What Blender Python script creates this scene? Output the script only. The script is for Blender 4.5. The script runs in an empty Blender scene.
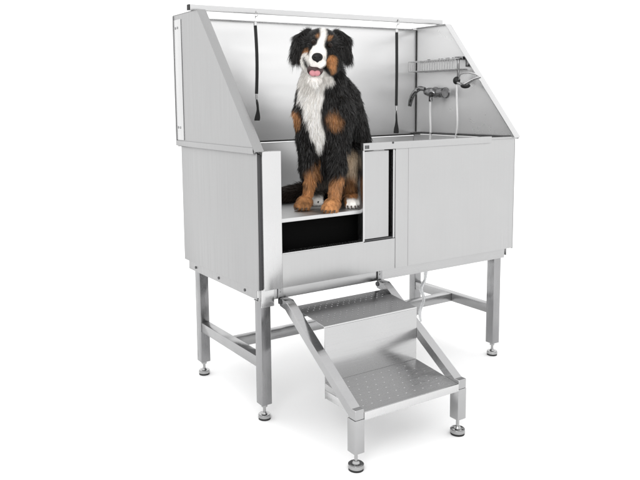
import bpy, bmesh, math, random
import numpy as np
from mathutils import Vector, Matrix
random.seed(4); rng = np.random.default_rng(7)
S = bpy.context.scene; COL = S.collection
PI = math.pi

# ------------------------------------------------------------------ camera, light, exposure
cam = bpy.data.cameras.new('camera'); camo = bpy.data.objects.new('camera', cam); COL.objects.link(camo)
yaw, pit, rol = 0.548282576, -0.120707474, -0.0140488835
F = Vector((math.sin(yaw)*math.cos(pit), math.cos(yaw)*math.cos(pit), math.sin(pit)))
R0 = Vector((math.cos(yaw), -math.sin(yaw), 0)); U0 = R0.cross(F)
R = R0*math.cos(rol)+U0*math.sin(rol); U = -R0*math.sin(rol)+U0*math.cos(rol)
M = Matrix((R, U, -F)).transposed().to_4x4(); M.translation = Vector((-1.17068, -2.07643, 1.14561))
camo.matrix_world = M
cam.sensor_width = 36; cam.lens = 711.127/640*36
cam.shift_x = 37.32/640; cam.shift_y = -53.51/640
cam.clip_end = 500; cam.clip_start = .05
S.camera = camo

W = bpy.data.worlds.new('World'); S.world = W; W.use_nodes = True
wn = W.node_tree.nodes; wl = W.node_tree.links
wn['Background'].inputs[0].default_value = (1, 1, 1, 1)
wn['Background'].inputs[1].default_value = 1.54

def area(name, loc, target, size, sy, power, col=(1, 1, 1)):
    l = bpy.data.lights.new(name, 'AREA'); l.shape = 'RECTANGLE'; l.size = size; l.size_y = sy
    l.energy = power; l.color = col
    o = bpy.data.objects.new(name, l); COL.objects.link(o); o.location = loc
    o.rotation_euler = (Vector(target)-Vector(loc)).to_track_quat('-Z', 'Y').to_euler()
    return o
area('added_fill_light', (-2.6, -2.6, 3.3), (.5, .2, .9), 1.6, 1.6, 45)  # added lamp out of view, for coat highlights and gradients on the steel
S.view_settings.view_transform = 'Standard'; S.view_settings.look = 'None'
S.view_settings.exposure = 0; S.view_settings.gamma = 1

# ------------------------------------------------------------------ materials
def mat(name):
    m = bpy.data.materials.new(name); m.use_nodes = True
    nt = m.node_tree; return m, nt, nt.nodes['Principled BSDF']
def plain(name, col, rough=.5, metal=0, spec=.5):
    m, nt, b = mat(name)
    b.inputs['Base Color'].default_value = (*col, 1); b.inputs['Roughness'].default_value = rough
    b.inputs['Metallic'].default_value = metal; b.inputs['Specular IOR Level'].default_value = spec
    return m
def steel(name, base, rough, scale=(3, 3, 220), var=.05, bump=.02, wav=.0, wscale=2.2, metal=1):
    m, nt, b = mat(name); N = nt.nodes; L = nt.links
    tc = N.new('ShaderNodeTexCoord'); mp = N.new('ShaderNodeMapping'); mp.inputs['Scale'].default_value = scale
    L.new(tc.outputs['Object'], mp.inputs[0])
    n = N.new('ShaderNodeTexNoise'); n.inputs['Scale'].default_value = 1; n.inputs['Detail'].default_value = 4
    L.new(mp.outputs[0], n.inputs[0])
    n2 = N.new('ShaderNodeTexNoise'); n2.inputs['Scale'].default_value = 5; n2.inputs['Detail'].default_value = 5
    L.new(tc.outputs['Object'], n2.inputs[0])
    mr = N.new('ShaderNodeMapRange'); L.new(n.outputs[0], mr.inputs[0])
    mr.inputs[1].default_value = .3; mr.inputs[2].default_value = .7
    mr.inputs[3].default_value = rough*.85; mr.inputs[4].default_value = rough*1.2
    ad = N.new('ShaderNodeMath'); ad.operation = 'MULTIPLY_ADD'; L.new(n2.outputs[0], ad.inputs[0]); ad.inputs[1].default_value = .12
    L.new(mr.outputs[0], ad.inputs[2]); sb = N.new('ShaderNodeMath'); sb.operation = 'SUBTRACT'; L.new(ad.outputs[0], sb.inputs[0]); sb.inputs[1].default_value = .06
    L.new(sb.outputs[0], b.inputs['Roughness'])
    mc = N.new('ShaderNodeMix'); mc.data_type = 'RGBA'; L.new(n2.outputs[0], mc.inputs[0])
    mc.inputs[6].default_value = (base*(1-var), base*(1-var), base*(1-var*.9), 1)
    mc.inputs[7].default_value = (base*(1+var), base*(1+var), base*(1+var), 1)
    L.new(mc.outputs[2], b.inputs['Base Color'])
    b.inputs['Metallic'].default_value = metal
    bp = N.new('ShaderNodeBump'); bp.inputs['Strength'].default_value = bump; bp.inputs['Distance'].default_value = .002
    L.new(n.outputs[0], bp.inputs['Height'])
    if wav:
        n3 = N.new('ShaderNodeTexNoise'); n3.inputs['Scale'].default_value = wscale; n3.inputs['Detail'].default_value = 1
        L.new(tc.outputs['Object'], n3.inputs[0])
        b2 = N.new('ShaderNodeBump'); b2.inputs['Strength'].default_value = wav; b2.inputs['Distance'].default_value = .02
        L.new(n3.outputs[0], b2.inputs['Height']); L.new(b2.outputs[0], bp.inputs['Normal'])
    L.new(bp.outputs[0], b.inputs['Normal'])
    return m
M_panel = steel('sheet_steel', .425, .33, (260, 260, 3), .05, .012, .3, 1.3)
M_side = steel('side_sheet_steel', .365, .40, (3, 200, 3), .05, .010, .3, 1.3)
M_inner = steel('basin_sheet_steel', .55, .42, (3, 60, 3), .03, .004, .0, metal=.6)
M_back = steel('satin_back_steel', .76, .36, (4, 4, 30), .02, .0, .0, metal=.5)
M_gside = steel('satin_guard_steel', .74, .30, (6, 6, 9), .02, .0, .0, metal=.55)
M_flange = steel('flange_steel', .30, .30, (60, 60, 5), .06, .01, .2)
M_rail = steel('rail_steel', .52, .3, (5, 100, 100), .08, .01, .2)
M_apron = steel('apron_steel', .40, .3, (6, 160, 160), .08, .02, .4, 6)
M_tread = steel('tread_steel', .45, .25, (5, 140, 140), .07, .004, .25, 3)
M_tube = steel('tube_steel', .29, .26, (120, 120, 5), .26, .03, .5, 9)
M_tubeh = steel('crossbar_steel', .34, .30, (6, 6, 160), .14, .03, .5, 9)
M_bright = steel('bright_trim_steel', .54, .25, (120, 120, 5), .05, .02, .2)
M_step = steel('step_steel', .37, .20, (5, 140, 140), .16, .015, .25, 3)
M_shelf = steel('shelf_steel', .55, .45, (200, 4, 4), .03, .02)
M_chrome = steel('chrome', .36, .13, (30, 30, 30), .05, .0, .3, 20)
M_dchrome = steel('dark_chrome', .24, .18, (30, 30, 30), .2, .0, .6, 30)  # darker chrome for the tap, rack clips and shower holder
M_black = plain('black_rubber', (.006, .006, .006), .6)
M_shade = plain('recess_shade_black', (.0025, .0025, .0025), .9, 0, .05)  # black that stands in for the shade inside openings
M_gap = plain('dark_grey', (.035, .035, .037), .5)  # plain dark grey for gaps, seams, slots, bolts and pivots
M_strap = plain('black_webbing', (.008, .008, .008), .75)
M_white = plain('white_plastic', (.75, .75, .75), .35)
m, nt, b = mat('clear_hose'); b.inputs['Base Color'].default_value = (.72, .73, .74, 1); b.inputs['Roughness'].default_value = .25
b.inputs['Transmission Weight'].default_value = .55; M_hose = m
M_floor = plain('white_floor', (.97, .97, .97), .9, 0, .0)

# ------------------------------------------------------------------ mesh helpers
class MB:
    def __init__(s): s.bm = bmesh.new()
    def _merge(s, t, M=None):
        me = bpy.data.meshes.new('t'); 
        if M is not None: t.transform(M)
        t.to_mesh(me); t.free(); s.bm.from_mesh(me); bpy.data.meshes.remove(me)
    def box(s, x0, x1, y0, y1, z0, z1, bev=.0012, M=None, seg=2):
        t = bmesh.new(); bmesh.ops.create_cube(t, size=1)
        for v in t.verts:
            v.co = Vector(((x0+x1)/2+v.co.x*(x1-x0), (y0+y1)/2+v.co.y*(y1-y0), (z0+z1)/2+v.co.z*(z1-z0)))
        if bev: bmesh.ops.bevel(t, geom=list(t.edges), offset=bev, segments=seg, affect='EDGES', profile=.5)
        s._merge(t, M); return s
    def beam(s, a, b, w, h, bev=.002, up=(0, 0, 1)):
        a, b = Vector(a), Vector(b); d = (b-a); L = d.length; d.normalize()
        x = d.cross(Vector(up)).normalized(); z = x.cross(d)
        Mx = Matrix((x, d, z)).transposed().to_4x4(); Mx.translation = a
        return s.box(-w/2, w/2, 0, L, -h/2, h/2, bev, Mx)
    def cyl(s, a, b, r, r2=None, n=24, bev=0):
        a, b = Vector(a), Vector(b); d = b-a; t = bmesh.new()
        bmesh.ops.create_cone(t, cap_ends=True, segments=n, radius1=r, radius2=r if r2 is None else r2, depth=d.length)
        if bev: bmesh.ops.bevel(t, geom=[e for e in t.edges if len(e.link_faces) == 2 and e.calc_face_angle(0) > 1], offset=bev, segments=2, affect='EDGES')
        Mx = d.to_track_quat('Z', 'Y').to_matrix().to_4x4(); Mx.translation = (a+b)/2
        s._merge(t, Mx); return s
    def sph(s, c, r, sc=(1, 1, 1), rot=None, n=16):
        t = bmesh.new(); bmesh.ops.create_uvsphere(t, u_segments=n*2, v_segments=n, radius=r)
        Mx = Matrix.Diagonal((*sc, 1))
        if rot is not None: Mx = rot.to_4x4() @ Mx
        Mx = Matrix.Translation(c) @ Mx
        s._merge(t, Mx); return s
    def tube(s, pts, r, n=12, sub=8, rs=None):
        P = [Vector(p) for p in pts]; rr = rs or [r]*len(P); Q = []; RR = []
        for i in range(len(P)-1):
            p0 = P[max(i-1, 0)]; p1 = P[i]; p2 = P[i+1]; p3 = P[min(i+2, len(P)-1)]
            for k in range(sub):
                t = k/sub; t2 = t*t; t3 = t2*t
                Q.append(.5*((2*p1)+(-p0+p2)*t+(2*p0-5*p1+4*p2-p3)*t2+(-p0+3*p1-3*p2+p3)*t3)); RR.append(rr[i]*(1-t)+rr[i+1]*t)
        Q.append(P[-1]); RR.append(rr[-1])
        bm = s.bm; prev = None; nrm = None; ring0 = None
        for i, q in enumerate(Q):
            d = (Q[min(i+1, len(Q)-1)]-Q[max(i-1, 0)]).normalized()
            if nrm is None: nrm = d.orthogonal().normalized()
            nrm = (nrm-d*nrm.dot(d)).normalized(); bn = d.cross(nrm)
            ring = [bm.verts.new(q+(nrm*math.cos(2*PI*k/n)+bn*math.sin(2*PI*k/n))*RR[i]) for k in range(n)]
            if prev:
                for k in range(n): bm.faces.new((prev[k], prev[(k+1) % n], ring[(k+1) % n], ring[k]))
            else: bm.faces.new(ring[::-1])
            prev = ring
        bm.faces.new(prev); return s
    def prism(s, poly, axis, a, b, bev=.0008):
        # poly: list of 2D points in the other two axes; extruded along axis from a to b
        t = bmesh.new()
        def mk(p, v): return Vector((v, p[0], p[1])) if axis == 0 else (Vector((p[0], v, p[1])) if axis == 1 else Vector((p[0], p[1], v)))
        A = [t.verts.new(mk(p, a)) for p in poly]; B = [t.verts.new(mk(p, b)) for p in poly]
        t.faces.new(A); t.faces.new(B[::-1]); n = len(poly)
        for k in range(n): t.faces.new((A[k], B[k], B[(k+1) % n], A[(k+1) % n]))
        bmesh.ops.recalc_face_normals(t, faces=t.faces)
        if bev: bmesh.ops.bevel(t, geom=list(t.edges), offset=bev, segments=1, affect='EDGES')
        s._merge(t); return s
    def build(s, name, m, parent=None, smooth=True, label=None):
        me = bpy.data.meshes.new(name); bmesh.ops.recalc_face_normals(s.bm, faces=s.bm.faces); s.bm.to_mesh(me); s.bm.free()
        if smooth:
            for p in me.polygons: p.use_smooth = True
            me.set_sharp_from_angle(angle=math.radians(38))
        me.materials.append(m)
        o = bpy.data.objects.new(name, me); COL.objects.link(o)
        if parent: o.parent = parent
        if label: o['label'] = label
        return o
def thing(name, label, cat, group=None, loc=(0, 0, 0)):
    o = bpy.data.objects.new(name, None); COL.objects.link(o); o.location = loc; o.empty_display_size = .1
    o['label'] = label; o['category'] = cat
    if group: o['group'] = group
    return o

# ------------------------------------------------------------------ setting
fl = MB(); fl.box(-60, 60, -60, 60, -.05, 0, 0)
o = fl.build('floor', M_floor, None, False); o['kind'] = 'structure'

# ------------------------------------------------------------------ grooming tub
LX, WY, ZB, ZT, ZG = 1.27, .637, .491, .9715, 1.487
tub = thing('dog_grooming_tub', 'large stainless steel dog washing tub with raised splash guard on four legs', 'grooming tub')
# outer panels
MB().box(.0, .006, .012, WY, ZB, ZT-.004).build('side_panel', M_side, tub, label='plain grey left side panel of the tub')
MB().box(LX-.006, LX, .002, WY, ZB, ZT-.004).build('side_panel', M_flange, tub, label='right side panel of the tub')
MB().box(.0065, LX-.0065, WY-.006, WY-.001, ZB, ZT-.012).build('rear_panel', M_side, tub)
MB().box(.0065, .019, .011, .03, ZB+.002, ZT-.008, .0005).build('corner_gap', M_gap, tub)
MB().box(.018, .0925, .0, .034, ZB+.001, ZT+.002, .0015).build('front_post', M_bright, tub)
sill = MB(); sill.box(.0935, .6035, .002, .032, .492, .612); o_sill = sill.build('front_sill', M_panel, tub)
lip = MB(); lip.box(.0935, .45, .0005, .036, .6125, .616, .0005).build('sill_lip', M_bright, o_sill)
fp = MB(); fp.box(.668, LX-.0065, .001, .03, ZB+.003, ZT-.001, .0006); fp.box(.6042, .6675, .0012, .03, ZB+.0022, ZT-.001, .0005)
o_fp = fp.build('front_panel', M_panel, tub)
MB().box(.594, .6035, .004, .03, .6135, .955, .0005).build('door_track', M_rail, o_fp)
MB().box(.571, .5935, .020, .03, .6135, .955, .0005).build('door_gap_shade', M_shade, o_fp)  # black strip painted as the shadow in the gap beside the door
# door
dp = MB(); dp.box(.449, .574, .006, .026, .622, .952)
o_dp = dp.build('sliding_door', M_panel, tub)
dt = MB(); dt.box(.4445, .4525, -.002, .03, .616, .957, .001); dt.build('door_edge', M_bright, o_dp)
MB().box(.453, .5935, .004, .0195, .6135, .6195, .0008).build('door_runner', M_gap, o_dp)
gd = MB(); gd.box(.4445, 1.118, -.005, .012, .957, .984, .001)
o_g = gd.build('door_guide', M_panel, tub)
g2 = MB(); 
for k in range(3): g2.box(.452+k*.007, .4555+k*.007, -.0075, -.004, .963, .976, .0004)
g2.build('guide_slot', M_gap, o_g)
bo = MB(); bo.cyl((.585, -.007, .981), (.585, -.004, .981), .004); bo.build('bolt', M_gap, o_g)
# rim
MB().box(1.119, LX+.008, -.003, .034, ZT-.0008, ZT+.006, .001).build('rim', M_panel, tub)
MB().box(LX-.03, LX+.012, .0345, WY, ZT+.0, ZT+.006, .001).build('rim', M_panel, tub)
MB().box(-.012, .03, .0345, WY-.02, ZT-.004, ZT+.002, .001).build('rim', M_panel, tub)
# inner basin
MB().box(.022, .026, .036, WY-.03, .56, ZT-.006, .0005).build('inner_wall', M_inner, tub)
MB().box(LX-.034, LX-.030, .036, WY-.03, .56, ZT-.002, .0005).build('inner_wall', M_inner, tub)
MB().box(.0265, LX-.0345, WY-.030, WY-.025, .56, ZT-.009, .0005).build('inner_wall', M_inner, tub, label='grey inner rear wall below the rim')
MB().box(.0265, LX-.0345, .04, WY-.031, .556, .56, 0).build('basin_floor', M_tube, tub)
sh = MB(); sh.box(.028, LX-.036, .024, WY-.033, .719, .733, .001)
o_sh = sh.build('shelf', M_shelf, tub, label='flat removable floor panel the dog sits on')
rc = MB(); rc.box(.05, .62, .07, .075, .562, .717, 0); rc.box(.05, .62, .0325, .0695, .5605, .611, 0); rc.box(.0465,.0495,.038,.0745,.5605,.717,0)  # black sheets put the cavity's shade into colour
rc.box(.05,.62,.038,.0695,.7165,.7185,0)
rc.build('painted_recess_shade', M_shade, tub, label='black sheets standing in for the shade under the floor panel')

# splash guard
GX0, GX1, GY = -.015, LX+.015, .645
sidepoly = [(GY, ZT), (GY, ZG), (GY-.232, ZG), (-.008, ZT+.004), (-.008, ZT)]
for gx, nm, lab in ((GX0, 'guard_panel', 'left slanted splash guard panel'), (GX1, 'guard_panel', 'right slanted splash guard panel')):
    sg = -1 if gx < 0 else 1
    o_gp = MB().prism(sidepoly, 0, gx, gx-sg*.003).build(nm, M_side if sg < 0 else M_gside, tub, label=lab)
    # folded flange on slanted edge and on top
    fgb = MB(); a = Vector((gx-sg*.0165, GY-.2325, ZG+.0005)); bb = Vector((gx-sg*.0165, -.010, ZT+.003))
    fgb.beam(a, bb, .037, .003, .001, up=(0, -1, 1)); 
    fgb.box(min(gx, gx-sg*.035), max(gx, gx-sg*.035), GY-.23, GY, ZG, ZG+.003, .001)
    fgb.build('flange', M_bright if sg > 0 else M_flange, o_gp)
    # return lip seen from outside
    fr = MB(); x0, x1 = sorted((gx+sg*.004, gx+sg*.0005))
    fr.box(x0, x1, .0, GY-.0, ZT-.004, ZT+.017, .001)
    fr.box(x0, x1, GY-.006, GY+.001, ZT+.018, ZG-.002, .001)
    fr.build('frame_strip', M_side, o_gp)
    br = MB(); x0, x1 = sorted((gx+sg*.003, gx+sg*.0006)); br.box(x0, x1, GY-.078, GY-.012, ZT+.02, ZG-.018, .001)
    ob = br.build('corner_bracket', M_bright, o_gp)
    for yy, zz in ((GY-.025, ZG-.05), (GY-.025, ZT+.07), (GY-.048, ZT+.07), (GY-.048, ZG-.05)):
        MB().cyl((gx+sg*.0025, yy, zz), (gx+sg*.0045, yy, zz), .005, n=16).build('bolt', M_tube, o_gp)
MB().box(GX0-.0005, GX0+.0, GY-.004, GY+.003, ZT, ZG+.001, .0).build('edge_seam', M_gap, tub)
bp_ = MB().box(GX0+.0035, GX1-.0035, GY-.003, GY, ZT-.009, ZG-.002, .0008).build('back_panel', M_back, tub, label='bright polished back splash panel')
MB().box(GX0+.037, GX1-.037, GY-.016, GY-.0035, ZG-.006, ZG-.002, .0008).build('flange', M_bright, bp_)
MB().box(GX1-.0075, GX1-.0035, GY-.0075, GY-.0035, ZT+.008, ZG-.008, .0).build('corner_seam', M_black, bp_)
MB().box(GX0+.004, GX1-.0085, WY-.034, GY-.0035, ZT-.006, ZT-.001, .0).build('bottom_seam', M_black, bp_)
MB().box(LX-.042, LX+.010, .036, WY-.0345, ZT+.0065, ZT+.0085, .0).build('bottom_seam', M_gap, bp_)
# top rail
tr = MB(); tr.box(-.026, 1.275, .452, .474, ZG+.0035, ZG+.0245, .001)
o_tr = tr.build('top_rail', M_rail, tub, label='square steel rail across the top of the splash guard')
MB().box(-.030, -.0265, .4515, .4745, ZG+.0032, ZG+.0248, .001).build('end_cap', M_black, o_tr)

# frame
FX, FY0, FY1 = .046, .064, .573
ap = MB(); 
ap.box(.012, LX-.020, .030, .034, .447, .4905, .001); ap.box(.0935, .6, .0325, .036, .488, .5028, .0005); ap.box(.012, LX-.02, .0345, .07, .4465, .4485, .0006)
ap.box(.012, LX-.006, WY-.036, WY-.032, .452, .4905, .001)
o_ap = ap.build('apron', M_apron, tub, label='long frame rails under the tub')
ap = MB(); ap.box(.006, .010, .034, WY-.03, .455, .4905, .001); ap.build('apron', M_side, tub, label='left frame rail with bolts')
ap = MB(); ap.box(LX-.0055, LX-.002, .034, WY-.03, .455, .4905, .001); ap.build('apron', M_side, tub, label='right frame rail')
for yy in (.12, .33, .54): MB().cyl((.0035, yy, .472), (.0065, yy, .472), .0055, n=16).build('bolt', M_gap, o_ap)
for lx, ly in ((FX, FY0), (LX-FX, FY0), (FX, FY1), (LX-FX, FY1)):
    front = ly < .3
    lg = MB(); lg.box(lx-.021, lx+.021, ly-.021, ly+.021, .058, .4462 if front else .451, .003, seg=3)
    ol = lg.build('leg', M_tube, tub)
    ft = MB(); ft.cyl((lx, ly, .020), (lx, ly, .0575), .0055, n=16); ft.cyl((lx, ly, .046), (lx, ly, .0572), .011, n=6)
    ft.cyl((lx, ly, .007), (lx, ly, .020), .024, .0225, n=32, bev=.002); ft.cyl((lx, ly, .0205), (lx, ly, .0265), .013, .008, n=20)
    of = ft.build('levelling_foot', M_chrome, ol)
    MB().cyl((lx, ly, .0), (lx, ly, .0068), .022, n=32).build('rubber_pad', M_black, ol)
for lx in (FX, LX-FX):
    MB().box(lx-.018, lx+.018, FY0+.0215, FY1-.0215, .192, .232, .002).build('stretcher', M_tubeh, tub)
MB().box(FX+.0185, LX-FX-.0185, .300, .338, .193, .231, .002).build('stretcher', M_tubeh, tub)
gp = MB(); gp.box(FX-.026, FX+.026, .0262, .0296, .425, .489, .0008); gp.build('gusset_plate', M_bright, tub)
# step hooks on the frame
for hx in (.098, .548):
    hk = MB(); hk.box(hx-.011, hx+.011, .0235, .0265, .43, .499, .0008) 
    hk.cyl((hx, .021, .485), (hx, .0236, .485), .0035, n=12); hk.cyl((hx, .021, .472), (hx, .0236, .472), .0035, n=12)
    hk.build('step_bracket', M_tube, tub)

# rack on the right wall (wire basket)
rk = MB(); XR = GX1-.004
y0, y1, z0, z1, xo = .30, .615, 1.275, 1.322, XR-.075
def wire(a, b, r=.0016): rk.cyl(a, b, r, n=8)
for z in (z0, z1): 
    wire((xo, y0, z), (xo, y1, z), .0024); wire((XR-.002, y0, z), (XR-.002, y1, z), .0024)
    wire((xo, y0, z), (XR, y0, z), .0022); wire((xo, y1, z), (XR, y1, z), .0022)
nw = 19
for k in range(nw+1):
    y = y0+(y1-y0)*k/nw
    wire((xo, y, z0), (xo, y, z1)); wire((xo, y, z0), (XR, y, z0))
for xx in (.25, .5, .75): wire((xo+(XR-xo)*xx, y0, z0), (xo+(XR-xo)*xx, y1, z0))
o_rk = rk.build('soap_rack', M_bright, tub, label='wire soap rack fixed to the right splash wall')
rs = MB(); rs.box(xo-.003, xo+.001, y0-.0, y1-.12, z0-.008, z0-.003, .0005); rs.build('rack_rail', M_tube, o_rk)
rs = MB()
for yy, rr in ((.53, .007), (.46, .004), (.44, .006), (.415, .004), (.40, .008), (.37, .004), (.35, .005)): MB().cyl((XR-.02, yy, z1), (XR-.02, yy, z1+.010), rr, n=12).build('rack_clip', M_dchrome, o_rk)
# faucet
XF = 1.235
fa = MB()
fa.tube([(XF, .40, 1.170), (XF, .425, 1.171), (XF, .45, 1.166), (XF, .47, 1.172), (XF, .50, 1.175), (XF, .525, 1.174)], .018, 20, 5, [.022, .023, .013, .022, .021, .012])
fa.cyl((XF, .392, 1.17), (XF, .402, 1.17), .0235, n=28, bev=.002)
fa.cyl((XF, .435, 1.17), (XR, .435, 1.17), .013); fa.cyl((XF, .50, 1.174), (XR, .50, 1.174), .013)
fa.cyl((XR-.006, .435, 1.17), (XR, .435, 1.17), .026); fa.cyl((XR-.006, .50, 1.174), (XR, .50, 1.174), .026)
fa.cyl((XF, .488, 1.13), (XF, .488, 1.16), .009)
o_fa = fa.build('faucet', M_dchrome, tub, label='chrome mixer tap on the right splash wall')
MB().tube([(XF-.01, .517, 1.188), (XF-.016, .55, 1.192), (XF-.03, .575, 1.168), (XF-.035, .59, 1.135), (XF-.035, .597, 1.108)], .01, 16, 8, [.010, .012, .012, .011, .009]).build('spout', M_dchrome, o_fa)
MB().tube([(XF, .488, 1.14), (XF+.001, .491, 1.08), (XF, .485, .99), (XF+.002, .49, .93), (XF, .49, .80)], .0055, 12, 6).build('supply_hose', M_white, o_fa)
# shower holder
ho = MB(); ho.box(XR-.05, XR, .295, .33, 1.318, 1.333, .002); ho.cyl((XR-.045, .31, 1.325), (XR-.045, .31, 1.235), .0055, n=16)
ho.box(XR-.02, XR, .272, .292, 1.285, 1.318, .003)
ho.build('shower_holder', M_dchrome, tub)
# drain hose
MB().tube([(1.004, .25, .50), (1.012, .25, .44), (.996, .25, .39), (.99, .25, .34), (.968, .25, .30), (.985, .25, .25), (.962, .25, .20), (.968, .25, .15)], .012, 12, 6,
    [.008, .007, .010, .006, .009, .006, .008, .004]).build('drain_hose', M_hose, tub, label='crumpled clear drain hose hanging under the tub')

# hand shower (loose, lies in the holder)
hs = thing('hand_shower', 'small hand shower with black knob hanging in its holder above the rim at right', 'shower head', loc=(0, 0, 0))
XS = XR-.052
k = MB(); k.sph((XS, .312, 1.224), .0165, (1, 1, 1.1)); k.build('knob', M_black, hs)
MB().sph((XS-.012, .245, 1.198), .019, (1.1, 1.2, .6)).build('spray_face', M_black, hs)
hb = MB(); hb.tube([(XS-.005, .30, 1.215), (XS-.012, .27, 1.206), (XS-.018, .24, 1.205), (XS-.01, .20, 1.225), (XS, .165, 1.235)], .006, 12, 6, [.006, .007, .010, .006, .004])
hb.tube([(XS, .30, 1.225), (XS-.008, .28, 1.25), (XS-.008, .245, 1.256), (XS-.006, .20, 1.25), (XS, .17, 1.235)], .003, 10, 6)
hb.build('spray_handle', M_bright, hs)
MB().tube([(XS, .31, 1.215), (XS, .309, 1.14), (XS-.004, .300, 1.06), (XS, .305, 1.0), (XS+.004, .32, .95), (XS, .33, .85), (XS, .33, .76)], .0045, 12, 8).build('hose', M_white, hs)

# restraint straps
def strap(x, length, label, sway):
    t = thing('restraint_strap', label, 'strap', 'black restraint straps hanging from the top rail')
    yy = .463; zt = ZG+.003
    c = MB(); c.tube([(x, yy-.0135, zt+.012), (x+.004, yy-.014, zt-.006), (x, yy, zt-.014), (x, yy, zt-.035)], .0015, 8, 5)
    c.tube([(x, yy-.0135, zt+.012), (x-.006, yy-.014, zt-.008), (x, yy, zt-.016)], .0015, 8, 5); c.build('hook', M_bright, t)
    w = MB()
    n = 22; ztop = zt-.045; zmid = ztop-length*.79
    bm = w.bm
    def ribbon(z0, z1, w0, tw0, tw1, n, bulge=0):
        prev = None
        for i in range(n+1):
            f = i/n; z = z0+(z1-z0)*f; a = tw0+(tw1-tw0)*f
            ww = w0*(1+bulge*math.sin(f*2*PI+2)*.5)
            cx = x+sway*math.sin(f*PI)*.8
            dx, dy = math.cos(a)*ww/2, math.sin(a)*ww/2; nx, ny = -math.sin(a)*.0013, math.cos(a)*.0013
            ring = [bm.verts.new((cx+dx*s1+nx*s2, yy+dy*s1+ny*s2, z)) for s1, s2 in ((-1, -1), (1, -1), (1, 1), (-1, 1))]
            if prev:
                for q in range(4): bm.faces.new((prev[q], prev[(q+1) % 4], ring[(q+1) % 4], ring[q]))
            else: bm.faces.new(ring)
            prev = ring
        bm.faces.new(prev[::-1])
    ribbon(ztop, zmid, .013, -.5, -.2, n)
    ribbon(zmid-.022, zmid-.022-length*.25, .017, .9, -.9, 18, .75)
    w.build('webbing', M_strap, t)
    s = MB(); s.cyl((x, yy, ztop+.001), (x, yy, ztop+.013), .0075, n=16); s.build('clasp', M_bright, t)
    MB().cyl((x, yy, zmid-.022), (x, yy, zmid-.001), .0045, n=12).build('slider', M_bright, t)
strap(.262, .345, 'black restraint strap hanging at the left of the dog', .006)
strap(1.0, .42, 'black restraint strap hanging between the dog and the faucet', .002)

# ------------------------------------------------------------------ steps
st = thing('boarding_steps', 'two tread stainless steel boarding steps hooked onto the front of the tub', 'steps')
XL, XRR = .098, .546
rx = .034
for k, x in enumerate((XL+.008, XRR-.004)):
    sr = MB()
    pl = [(.018, .452), (-.02, .452), (-.05, .434), (-.401, .2005), (-.421, .2005), (-.421, .168), (-.392, .168), (-.032, .408), (-.018, .418), (.018, .424)]
    sr.prism(pl, 0, x-rx/2, x+rx/2, .0015)
    o_sr = sr.build('side_rail', M_step, st)
    MB().cyl((x-.02, .012, .44), (x+.02, .012, .44), .009, n=20).build('pivot', M_gap, o_sr)
    ly = -.401
    lg = MB(); lg.box(x-.019, x+.019, ly-.0195, ly+.0195, .058, .1675, .002)
    ol = lg.build('leg', M_step, st)
    cx_ = x; 
    ft = MB(); ft.cyl((x, ly, .022), (x, ly, .0575), .0055, n=16); ft.cyl((x, ly, .007), (x, ly, .021), .026, .0245, n=32, bev=.002); ft.cyl((x, ly, .0215), (x, ly, .029), .012, .008, n=20)
    ft.build('levelling_foot', M_chrome, ol)
    MB().cyl((x, ly, 0), (x, ly, .0068), .024, n=32).build('rubber_pad', M_black, ol)
ix0, ix1 = XL+.008+rx/2+.0005, XRR-.004-rx/2-.0005
# upper tread (tilts slightly forward)
def sheet(y0, z0, y1, z1, th=.0025):
    m_ = MB(); d = Vector((0, y1-y0, z1-z0)).normalized(); n = Vector((0, -d.z, d.y))
    if n.z < 0 or (abs(n.z) < .05 and n.y > 0): n = -n
    m_.prism([(y0, z0), (y1, z1), (y1-n.y*th, z1-n.z*th), (y0-n.y*th, z0-n.z*th)], 0, ix0, ix1, .0006)
    return m_
ut = sheet(-.018, .425, -.207, .4035)
def domes(mb, ys, zf, nx, r=.0042, stag=True):
    for j, y in enumerate(ys):
        for i in range(nx):
            x = ix0+.022+(ix1-ix0-.044)*(i+(.5 if (j % 2 and stag) else 0))/nx
            t = bmesh.new(); bmesh.ops.create_uvsphere(t, u_segments=10, v_segments=6, radius=r)
            mb._merge(t, Matrix.Translation((x, y, zf(y))) @ Matrix.Diagonal((1, 1, .42, 1)))
zf = lambda y: .425+(y+.018)/(-.189)*(-.0215)+.0002
domes(ut, [-.045, -.06, -.075], zf, 14, .0028); domes(ut, [-.13, -.145, -.16, -.175], zf, 14, .0028)
o_ut = ut.build('tread', M_step, st, label='upper tread')
nose = MB(); nose.cyl((ix0, -.2075, .4005), (ix1, -.2075, .4005), .0032, n=14); nose.build('nosing', M_bright, o_ut)
MB().box(ix0, ix1, -.2105, -.208, .155, .3985, .0006).build('riser', M_tread, st)
MB().box(ix0, ix1, -.0175, -.015, .38, .423, .0006).build('hem', M_tube, o_ut)
lt = sheet(-.2108, .211, -.418, .1885)
domes(lt, [-.385, -.355, -.325, -.295, -.265, -.235], lambda y: .1884+(y+.418)/.2072*.0225, 10, .0030)
o_lt = lt.build('tread', M_tread, st, label='lower tread with raised grip studs')
MB().box(ix0, ix1, -.4215, -.4185, .163, .1885, .001).build('tread_edge', M_bright, o_lt)
for xa in (ix0, ix1-.0025): MB().box(xa, xa+.0025, -.418, -.211, .158, .1855, .0006).build('tread_flange', M_bright, o_lt)

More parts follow.
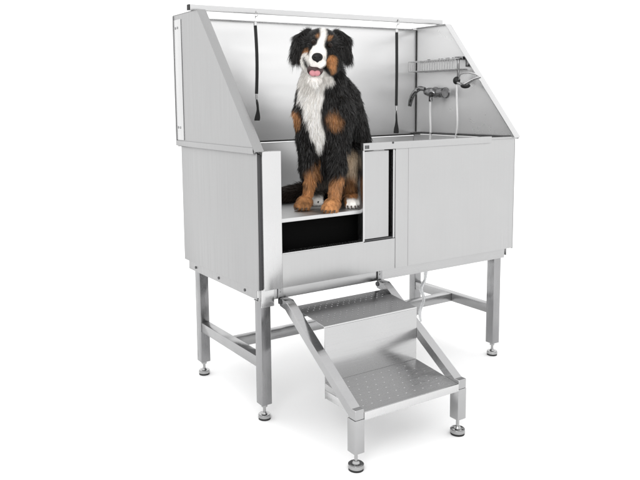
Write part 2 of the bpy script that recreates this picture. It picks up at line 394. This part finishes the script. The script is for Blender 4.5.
# ------------------------------------------------------------------ dog
u_ = Vector((.8526, -.5226, 0)); d_ = Vector((.5226, .8526, 0)); DO = Vector((.322, .115, .7332))
dogM = Matrix((u_, d_, Vector((0, 0, 1)))).transposed().to_4x4(); dogM.translation = DO
def chain(mb, pts):
    # tapered round-ended limb through (u,d,z,r) points
    for i in range(len(pts)-1):
        a = np.array(pts[i], float); b_ = np.array(pts[i+1], float)
        L = np.linalg.norm(b_[:3]-a[:3]); n = max(2, int(L/(.25*min(a[3], b_[3])))+1)
        for k in range(n+1):
            p = a+(b_-a)*k/n
            t = bmesh.new(); bmesh.ops.create_icosphere(t, subdivisions=2, radius=p[3])
            mb._merge(t, Matrix.Translation(p[:3]))
def ell(mb, c, r, rot=(0, 0, 0)):
    from mathutils import Euler
    t = bmesh.new(); bmesh.ops.create_icosphere(t, subdivisions=3, radius=1)
    mb._merge(t, Matrix.Translation(c) @ Euler(rot).to_matrix().to_4x4() @ Matrix.Diagonal((*r, 1)))
db = MB()
TR = math.radians(13)      # head tilt
ell(db, (.020, .0, .612), (.064, .068, .056), (0, TR, 0))
ell(db, (.012, -.040, .596), (.047, .045, .042), (0, TR, 0))
chain(db, [(.005, -.055, .572, .037), (-.004, -.128, .552, .0260)])
ell(db, (-.014, -.118, .547), (.020, .028, .022), (0, 0, .1)); ell(db, (.009, -.118, .541), (.019, .028, .021), (0, 0, -.1))
chain(db, [(-.002, -.02, .528, .030), (-.010, -.066, .500, .022), (-.014, -.103, .484, .0145)])
ell(db, (-.024, -.015, .553), (.033, .05, .040)); ell(db, (.050, -.015, .545), (.036, .05, .042))
# brows
ell(db, (-.004, -.055, .628), (.018, .014, .012)); ell(db, (.042, -.053, .617), (.018, .014, .012))
# ears
ell(db, (-.042, .012, .600), (.030, .04, .042)); ell(db, (.074, .012, .600), (.030, .04, .042))
chain(db, [(-.030, .02, .655, .020), (-.062, .015, .632, .022), (-.073, .01, .585, .018)])
chain(db, [(.074, .02, .648, .022), (.103, .015, .622, .025), (.108, .01, .578, .019)])
# neck and trunk
chain(db, [(.022, .045, .56, .064), (.028, .065, .50, .080), (.025, .07, .44, .098), (.012, .055, .37, .098), (.004, .075, .28, .080), (.02, .13, .18, .08)])
chain(db, [(.03, .085, .44, .098), (.082, .12, .40, .092), (.116, .19, .30, .094), (.124, .25, .19, .110), (.130, .28, .115, .108)])
chain(db, [(-.036, .05, .37, .050), (-.036, .05, .33, .045)])
chain(db, [(.070, .045, .385, .070), (.082, .03, .33, .060)])
# front legs
chain(db, [(-.036, .05, .33, .041), (-.028, .05, .23, .030), (-.026, .03, .125, .019), (-.036, .03, .055, .020)])
chain(db, [(.080, .02, .32, .053), (.079, .012, .22, .041), (.072, -.028, .120, .023), (.060, -.038, .055, .022)])
def paw(c, w, yawp):
    cx, cy = c; fx, fy = math.sin(yawp), -math.cos(yawp); sx, sy = math.cos(yawp), math.sin(yawp)
    ell(db, (cx, cy, .028), (w*.95, w*1.1, .025), (0, 0, yawp))
    for k, (a, f) in enumerate(((-.66, .72), (-.24, 1.0), (.24, 1.0), (.66, .72))):
        px, py = cx+sx*a*w+fx*f*w*1.05, cy+sy*a*w+fy*f*w*1.05
        ell(db, (px, py, .017), (w*.27, w*.55, .0165), (0, 0, yawp+a*.25))
paw((-.050, .012), .034, -.35); paw((.050, -.055), .034, -.35); paw((.128, .045), .030, .1); paw((-.002, .13), .03, 0)
chain(db, [(.13, .16, .17, .095), (.130, .085, .165, .055), (.135, .10, .09, .032), (.134, .09, .04, .026), (.128, .05, .03, .024)])
chain(db, [(.03, .2, .14, .09), (-.005, .16, .125, .045), (.0, .18, .05, .03), (-.002, .14, .03, .025)])
chain(db, [(.11, .30, .06, .045), (.04, .32, .04, .035), (-.03, .28, .034, .032), (-.09, .23, .034, .032), (-.16, .18, .026, .022)])
bm = db.bm
me = bpy.data.meshes.new('tmp'); bm.to_mesh(me); bm.free()
to = bpy.data.objects.new('tmp', me); COL.objects.link(to)
rm = to.modifiers.new('r', 'REMESH'); rm.mode = 'VOXEL'; rm.voxel_size = .0042
sm = to.modifiers.new('s', 'SMOOTH'); sm.iterations = 7; sm.factor = .5
dg = bpy.context.evaluated_depsgraph_get(); dg.update()
bme = bpy.data.meshes.new_from_object(to.evaluated_get(dg)); bpy.data.objects.remove(to); bme.name = 'dog_body'
nv = len(bme.vertices); co = np.empty(nv*3); bme.vertices.foreach_get('co', co); co = co.reshape(-1, 3)
co[:, 2] = np.maximum(co[:, 2], .0004); bme.vertices.foreach_set('co', co.ravel())
for p in bme.polygons: p.use_smooth = True
bme.update()

# coat pattern: the markings of the breed and dark toe lines, as soft blobs in the dog's own frame
BLACK = np.array((.0052, .0047, .0045)); WHITE = np.array((.90, .87, .83)); TAN = np.array((.36, .170, .068)); CREAM = np.array((.64, .50, .36)); GREY = np.array((.15, .13, .11))
def noise3(p, f, seed=0):
    r = np.random.default_rng(seed); o = np.zeros(len(p))
    for k in range(6):
        w = r.normal(size=3)*f; o += np.sin(p@w+r.random()*6.28)
    return o/6
def seg(p, a, b, ra, rb, sq=(1, 1, 1)):
    a = np.array(a); b = np.array(b); s = np.array(sq)
    pa = (p-a)*s; ba = (b-a)*s; h = np.clip(pa@ba/max(ba@ba, 1e-9), 0, 1)
    return np.linalg.norm(pa-h[:, None]*ba, axis=1)-(ra+(rb-ra)*h)
PAWS = (((-.050, .012), .034, -.35), ((.050, -.055), .034, -.35))
def coat(p):
    q = p+np.stack([noise3(p, 110, 1), noise3(p, 110, 2), noise3(p, 110, 3)], 1)*.006
    c = np.tile(BLACK, (len(p), 1))
    flat = (1, .35, 1)
    def put(d, col, soft=.004):
        w = np.clip(.5-d/soft/2, 0, 1)[:, None]; c[:] = c*(1-w)+col*w
    front = q[:, 1] < .075
    big = 1*(~front)
    # chest / throat white
    put(seg(q, (-.016, -.02, .485), (-.022, -.03, .43), .052, .044, flat)+big, WHITE)
    put(seg(q, (-.020, -.03, .43), (-.020, -.03, .36), .038, .025, flat)+big, WHITE)
    put(seg(q, (-.014, -.02, .36), (.002, .0, .275), .028, .021, flat)+big, WHITE)
    put(seg(q, (.002, .0, .275), (.005, .0, .22), .021, .008, flat)+big, WHITE)
    put(seg(q, (-.045, -.02, .525), (-.030, -.02, .47), .026, .03, flat)+big, WHITE*.92)
    put(seg(q, (.015, -.02, .492), (.046, -.02, .486), .022, .014, flat)+big, WHITE*.9)
    # shoulder tan
    put(seg(q, (-.076, .02, .365), (-.070, .02, .335), .015, .017, flat)+big, TAN*1.1)
    put(seg(q, (.058, -.03, .350), (.068, -.03, .334), .018, .018, (1, .25, 1))+big, TAN*1.3, .018)
    # legs
    low = q[:, 2]
    fl_ = (q[:, 0] < .01) & (q[:, 1] < .074)
    put(np.where(fl_, low-(.160+(q[:, 0]+.03)*.7), 1), TAN, .012)
    fr_ = (q[:, 0] >= .01) & (q[:, 1] < .035) & (q[:, 0] < .108)
    put(np.where(fr_, low-(.128+(q[:, 0]-.07)*.3), 1), TAN, .012)
    hl = (q[:, 0] > .108) & (q[:, 1] < .16)
    put(np.where(hl & (q[:, 0] < .158), seg(q, (.128, .04, .19), (.132, .05, .11), .022, .02, (1, .25, 1)), 1), CREAM*.95, .018)
    put(np.where(hl & (q[:, 0] < .152), seg(q, (.125, .05, .105), (.13, .06, .055), .024, .02, (1, .3, 1)), 1), TAN, .012)
    put(np.where(hl | ((q[:, 1] > .085) & (q[:, 1] < .165) & (abs(q[:, 0]) < .05)), low-.038, 1), WHITE, .006)
    put(np.where((q[:, 1] > .10) & (abs(q[:, 0]-.01) < .045) & (q[:, 1] < .2), abs(low-.075)-.03, 1), GREY, .02)
    put(np.where((q[:, 2] > .50) & (q[:, 0] < -.058), -1, 1), BLACK)
    for (cx, cy), w, yp in PAWS:  # darker lines between the toes
        fx, fy, sx, sy = math.sin(yp), -math.cos(yp), math.cos(yp), math.sin(yp)
        for a in (-.45, 0, .45):
            put(seg(p, (cx+sx*a*w+fx*w*.7, cy+sy*a*w+fy*w*.7, .022), (cx+sx*a*w+fx*w*1.45, cy+sy*a*w+fy*w*1.45, .008), .0028, .0028), BLACK*2.5, .003)
    put(np.where((q[:, 1] > .15) & (q[:, 2] < .07) & (q[:, 0] < .06), -1, 1), np.array((.045, .034, .028)))
    # face
    hd = q[:, 2] > .48
    H = lambda d: np.where(hd & (q[:, 1] < .04), d, 1)
    put(H(seg(q, (.048, -.055, .552), (.056, -.03, .522), .019, .016, (1, .5, 1))), TAN*1.15)
    put(H(seg(q, (-.040, -.045, .588), (-.046, -.02, .565), .012, .012, (1, .4, 1))), TAN)
    put(H(seg(q, (-.040, -.04, .560), (-.050, -.02, .53), .022, .026, (1, .5, 1))), WHITE*.95)
    put(H(seg(q, (.027, -.03, .690), (.014, -.07, .612), .008, .012, (1, .3, 1))), WHITE)            # blaze
    put(H(seg(q, (.014, -.07, .612), (.000, -.085, .580), .011, .024, (1, .3, 1))), WHITE)
    put(H(seg(q, (.0, -.085, .575), (-.005, -.13, .545), .029, .031, (1, .6, 1))), WHITE)
    put(H(seg(q, (-.008, -.07, .500), (-.013, -.115, .487), .020, .014)), WHITE*.9)
    put(H(seg(q, (-.001, -.06, .641), (-.001, -.062, .641), .0085, .0085)), TAN*.8)
    put(H(seg(q, (.041, -.06, .630), (.041, -.062, .630), .0085, .0085)), TAN*.9)
    tn = (c[:, 0] > c[:, 2]*2.2) & (c[:, 0] > .05)
    c[tn] *= (1+.7*noise3(p, 60, 41)+.6*noise3(p, 170, 42)).clip(.18, 1.7)[tn, None]
    # lip line
    for a_, b_ in (((-.046, -.035, .566), (-.040, -.06, .541)), ((-.040, -.06, .541), (-.031, -.085, .522)), ((-.031, -.085, .522), (-.020, -.12, .512)),
                   ((.036, -.055, .530), (.024, -.09, .522)), ((.024, -.09, .522), (.012, -.12, .516))):
        put(H(seg(p, a_, b_, .0048*.6, .0048, (1, .12, 1))), BLACK*2, .002)
    put(H(seg(p, (-.0145, -.088, .616), (-.0145, -.084, .616), .013, .013, (1, .4, 1))), BLACK*.7, .002)
    put(H(seg(p, (.044, -.085, .604), (.044, -.081, .604), .013, .013, (1, .4, 1))), BLACK*.7, .002)
    return c
def color_attr(me, col, dom='POINT'):
    a = me.color_attributes.new('coat', 'FLOAT_COLOR', dom)
    a.data.foreach_set('color', np.concatenate([col, np.ones((len(col), 1))], 1).ravel().astype(np.float32))
color_attr(bme, coat(co))
def furmat(name, rough, spec, sheen=0):
    m, nt, b = mat(name); a = nt.nodes.new('ShaderNodeVertexColor'); a.layer_name = 'coat'
    nt.links.new(a.outputs[0], b.inputs['Base Color']); b.inputs['Roughness'].default_value = rough
    b.inputs['Specular IOR Level'].default_value = spec
    return m
M_skin = furmat('coat_skin', .8, .15); M_fur = furmat('coat_hair', .34, .42)
bme.materials.clear(); bme.materials.append(M_skin)
dog = bpy.data.objects.new('dog', bme); COL.objects.link(dog); dog.matrix_world = dogM
dog['label'] = 'black, white and tan long haired dog sitting on the tub floor with its mouth open'; dog['category'] = 'dog'

# fur strands
bme.calc_loop_triangles(); nt_ = len(bme.loop_triangles)
tri = np.empty(nt_*3, int); bme.loop_triangles.foreach_get('vertices', tri); tri = tri.reshape(-1, 3)
vn = np.empty(nv*3); bme.vertices.foreach_get('normal', vn); vn = vn.reshape(-1, 3)
A, B_, C_ = co[tri[:, 0]], co[tri[:, 1]], co[tri[:, 2]]
ar = np.linalg.norm(np.cross(B_-A, C_-A), axis=1)/2; cen = (A+B_+C_)/3
face_w = np.clip((cen[:, 2]-.49)/.05, 0, 1)*(cen[:, 1] < 0)
wgt = ar*(1+2.2*face_w); wgt /= wgt.sum()
NS = 175000
ti = rng.choice(nt_, NS, p=wgt); r1, r2 = rng.random(NS), rng.random(NS); sq = np.sqrt(r1)
ba = np.stack([1-sq, sq*(1-r2), sq*r2], 1)
P = (A[ti]*ba[:, :1]+B_[ti]*ba[:, 1:2]+C_[ti]*ba[:, 2:])
Nn = vn[tri[ti, 0]]*ba[:, :1]+vn[tri[ti, 1]]*ba[:, 1:2]+vn[tri[ti, 2]]*ba[:, 2:]; Nn /= np.linalg.norm(Nn, axis=1)[:, None]
def blend(v, mask, new): return v*(1-mask)+new*mask
def dist(c, s=(1, 1, 1)): return np.linalg.norm((P-np.array(c))*np.array(s), axis=1)
Ln = np.full(NS, .026)
z = P[:, 2]; x = P[:, 0]; y = P[:, 1]
head = np.clip((z-.50)/.03, 0, 1)
Ln = blend(Ln, head, .024)
ear = ((x < -.052) | (x > .085)) & (z > .565); Ln[ear] = .034+.016*(z[ear] < .60)
crown_ = (z > .635) & (~ear); Ln[crown_] = .015
fz = np.clip(1-dist((.006, -.075, .585))/.085, 0, 1)*1.6; fz = np.clip(fz, 0, 1)*(y < .0)
Ln = blend(Ln, fz, .0065)
muz = np.clip(1.5-dist((0, -.12, .54))/.045, 0, 1); Ln = blend(Ln, muz, .0035)
c0 = coat(P).mean(1); Ln[ear & (c0 > .03)] = .009
ck = (z > .495) & (z < .60) & (y < .03) & (~ear); Ln[ck] = np.minimum(Ln[ck], .013)
chest = np.clip(1-dist((-.005, -.01, .38), (1, .5, .55))/.085, 0, 1); Ln = blend(Ln, chest, .034)
legs = (z < .19) & (((y < .075) & (x < .11)))
Ln = np.where(legs, np.clip(.012+(z-.04)*.15, .008, .034)+.022*np.clip((y-.035)/.02, 0, 1)*(z > .06), Ln)
Ln = np.where((z < .05) & (y < .16), .009, Ln)
Ln = np.where((x > .10) & (y < .17) & (z < .12), np.where(z < .045, .006, .022), Ln)
tail = (y > .17) & (z < .08) & (x < .08); Ln[tail] = .03
# hairless: nose and mouth inside
keep = ~((dist((-.005, -.160, .556)) < .018) | (dist((-.008, -.075, .530), (1, .55, 1.9)) < .024) | (dist((-.0145, -.088, .616)) < .0095) | (dist((.044, -.085, .604)) < .0095))
# flow: gravity, away from the nose on the head, forward-down on chest
flow = np.tile(np.array((0., 0., -1.)), (NS, 1))
away = P-np.array((0, -.19, .565)); away /= np.linalg.norm(away, axis=1)[:, None]
flow = blend(flow, (head*(~ear))[:, None], away*1.0+np.array((0, 0, -.25)))
flow[ck] = flow[ck]*.45+np.array((0, 0, -1.))
flow[ear] += np.stack([np.sign(x[ear])*.15, 0*x[ear], 0*x[ear]], 1)
flow[tail] = np.array((-1, -.5, -.1))
flow -= Nn*np.sum(flow*Nn, 1)[:, None]; flow /= np.linalg.norm(flow, axis=1)[:, None]+1e-6
vn3 = np.stack([noise3(P, 45, 11), noise3(P, 45, 12), noise3(P, 45, 13)], 1)+.5*np.stack([noise3(P, 130, 21), noise3(P, 130, 22), noise3(P, 130, 23)], 1)
out = .38+.25*rng.random(NS)[:, None]+.0*Nn; out = blend(out, np.clip(fz+muz, 0, 1)[:, None], .25); out[legs] *= .7; out[ear] = .16; out[(z > .2) & (z < .48)] *= .8
D = flow+Nn*out+vn3*.6*np.clip(Ln/.03, .1, 1)[:, None]+rng.normal(size=(NS, 3))*.10
D /= np.linalg.norm(D, axis=1)[:, None]
Ln = Ln*(.6+.55*rng.random(NS))*np.where(rng.random(NS) < .03, 1.45, 1)*(1+.25*noise3(P, 60, 31))
colr = coat(P)
lum = colr.mean(1)[:, None]
colr = colr*(1+np.where(lum > .3, .10, .34)*rng.normal(size=(NS, 1)).clip(-1.5, 2.2))
colr = np.where((lum < .03), colr*(1+1.3*rng.random((NS, 1))**3)+np.array((.004, .002, .0005))*(rng.random((NS, 1)) > .8), colr)
P, D, Ln, colr, flow = P[keep], D[keep], Ln[keep], colr[keep], flow[keep]; NS = len(P)
SEG = 4
side = np.cross(D, rng.normal(size=(NS, 3))); side /= np.linalg.norm(side, axis=1)[:, None]
wid = (.00072+.00040*rng.random(NS))*np.clip(Ln/.02, .6, 1.25)
V = np.empty((NS, 2*SEG+1, 3)); cur = P-D*.001
for k in range(SEG+1):
    f = k/SEG
    dk = D*(1-.5*f)+flow*.35*f+np.array((0, 0, -.45))*f*np.clip(Ln/.04, 0, 1)[:, None]
    dk /= np.linalg.norm(dk, axis=1)[:, None]
    if k < SEG:
        w = wid*(1-.72*f)
        V[:, 2*k] = cur-side*w[:, None]*.5; V[:, 2*k+1] = cur+side*w[:, None]*.5
    else: V[:, 2*k] = cur
    cur = cur+dk*(Ln/SEG)[:, None]
V[..., 2] = np.maximum(V[..., 2], .0008)
VP = 2*SEG+1; base = (np.arange(NS)*VP)[:, None]
quads = np.concatenate([base+np.array([2*k, 2*k+1, 2*k+3, 2*k+2]) for k in range(SEG-1)], 1).reshape(NS, SEG-1, 4)
tris = base+np.array([2*SEG-2, 2*SEG-1, 2*SEG])
fm = bpy.data.meshes.new('dog_fur'); nq = NS*(SEG-1)
fm.vertices.add(NS*VP); fm.vertices.foreach_set('co', V.ravel())
loops = np.concatenate([quads.reshape(-1), tris.reshape(-1)])
fm.loops.add(len(loops)); fm.loops.foreach_set('vertex_index', loops)
fm.polygons.add(nq+NS); ls = np.concatenate([np.arange(nq)*4, nq*4+np.arange(NS)*3]); fm.polygons.foreach_set('loop_start', ls)
fm.polygons.foreach_set('loop_total', np.concatenate([np.full(nq, 4), np.full(NS, 3)]))
fm.update(calc_edges=True); 
fm.polygons.foreach_set('use_smooth', np.ones(nq+NS, bool))
color_attr(fm, np.repeat(np.clip(colr, .002, .9), VP, 0)); fm.materials.append(M_fur)
fo = bpy.data.objects.new('fur', fm); COL.objects.link(fo); fo.parent = dog

def dpart(mb, name, m): 
    return mb.build(name, m, dog)
n_ = MB(); n_.sph((-.0055, -.1555, .5585), .0185, (1.05, .62, .82), n=14); n_.sph((-.0055, -.155, .549), .009, (.8, .7, 1), n=10)
M_nose = plain('nose_leather', (.006, .0055, .006), .38, 0, .22); o_n = dpart(n_, 'nose', M_nose)
ns_ = MB(); ns_.sph((-.0125, -.1645, .5575), .0034, (1.1, .5, .8)); ns_.sph((.0015, -.1645, .5575), .0034, (1.1, .5, .8)); ns_.build('nostril', M_shade, o_n)
M_claw = plain('claw_horn', (.05, .035, .025), .4)
M_eye = plain('eye', (.009, .0045, .0028), .05, 0, .5); M_eye.node_tree.nodes['Principled BSDF'].inputs['IOR'].default_value = 1.25
for c in ((-.0145, -.0825, .616), (.044, -.0805, .604)):
    e = MB(); e.sph(c, .0088, n=14); dpart(e, 'eye', M_eye)
for (cx, cy), w, yp in (((-.050, .012), .034, -.35), ((.050, -.055), .034, -.35), ((.128, .045), .030, .1)):
    fx, fy, sx, sy = math.sin(yp), -math.cos(yp), math.cos(yp), math.sin(yp)
    for a, f in ((-.66, .72), (-.24, 1.0), (.24, 1.0), (.66, .72)):
        px, py = cx+sx*a*w+fx*(f*w*1.05+w*.50), cy+sy*a*w+fy*(f*w*1.05+w*.50)
        MB().tube([(px, py, .013), (px+fx*.004, py+fy*.004, .0095), (px+fx*.007, py+fy*.007, .004)], .003, 8, 4, [.0032, .0026, .0012]).build('claw', M_claw, dog)
tg = MB()
for sx_ in (-1, 1):
    tg.sph((-.0115+sx_*.0085, -.096, .5140), .0155, (1.0, 1.6, .42), n=14); tg.sph((-.0130+sx_*.0072, -.1195, .5055), .0128, (.95, .8, .85), n=14)
dpart(tg, 'tongue', plain('tongue_pink', (.47, .20, .22), .45, 0, .3))
mo = MB(); mo.sph((-.0105, -.093, .517), .0285, (1.02, 1.18, .80), n=14)
dpart(mo, 'mouth', plain('mouth_inside', (.035, .012, .012), .5))
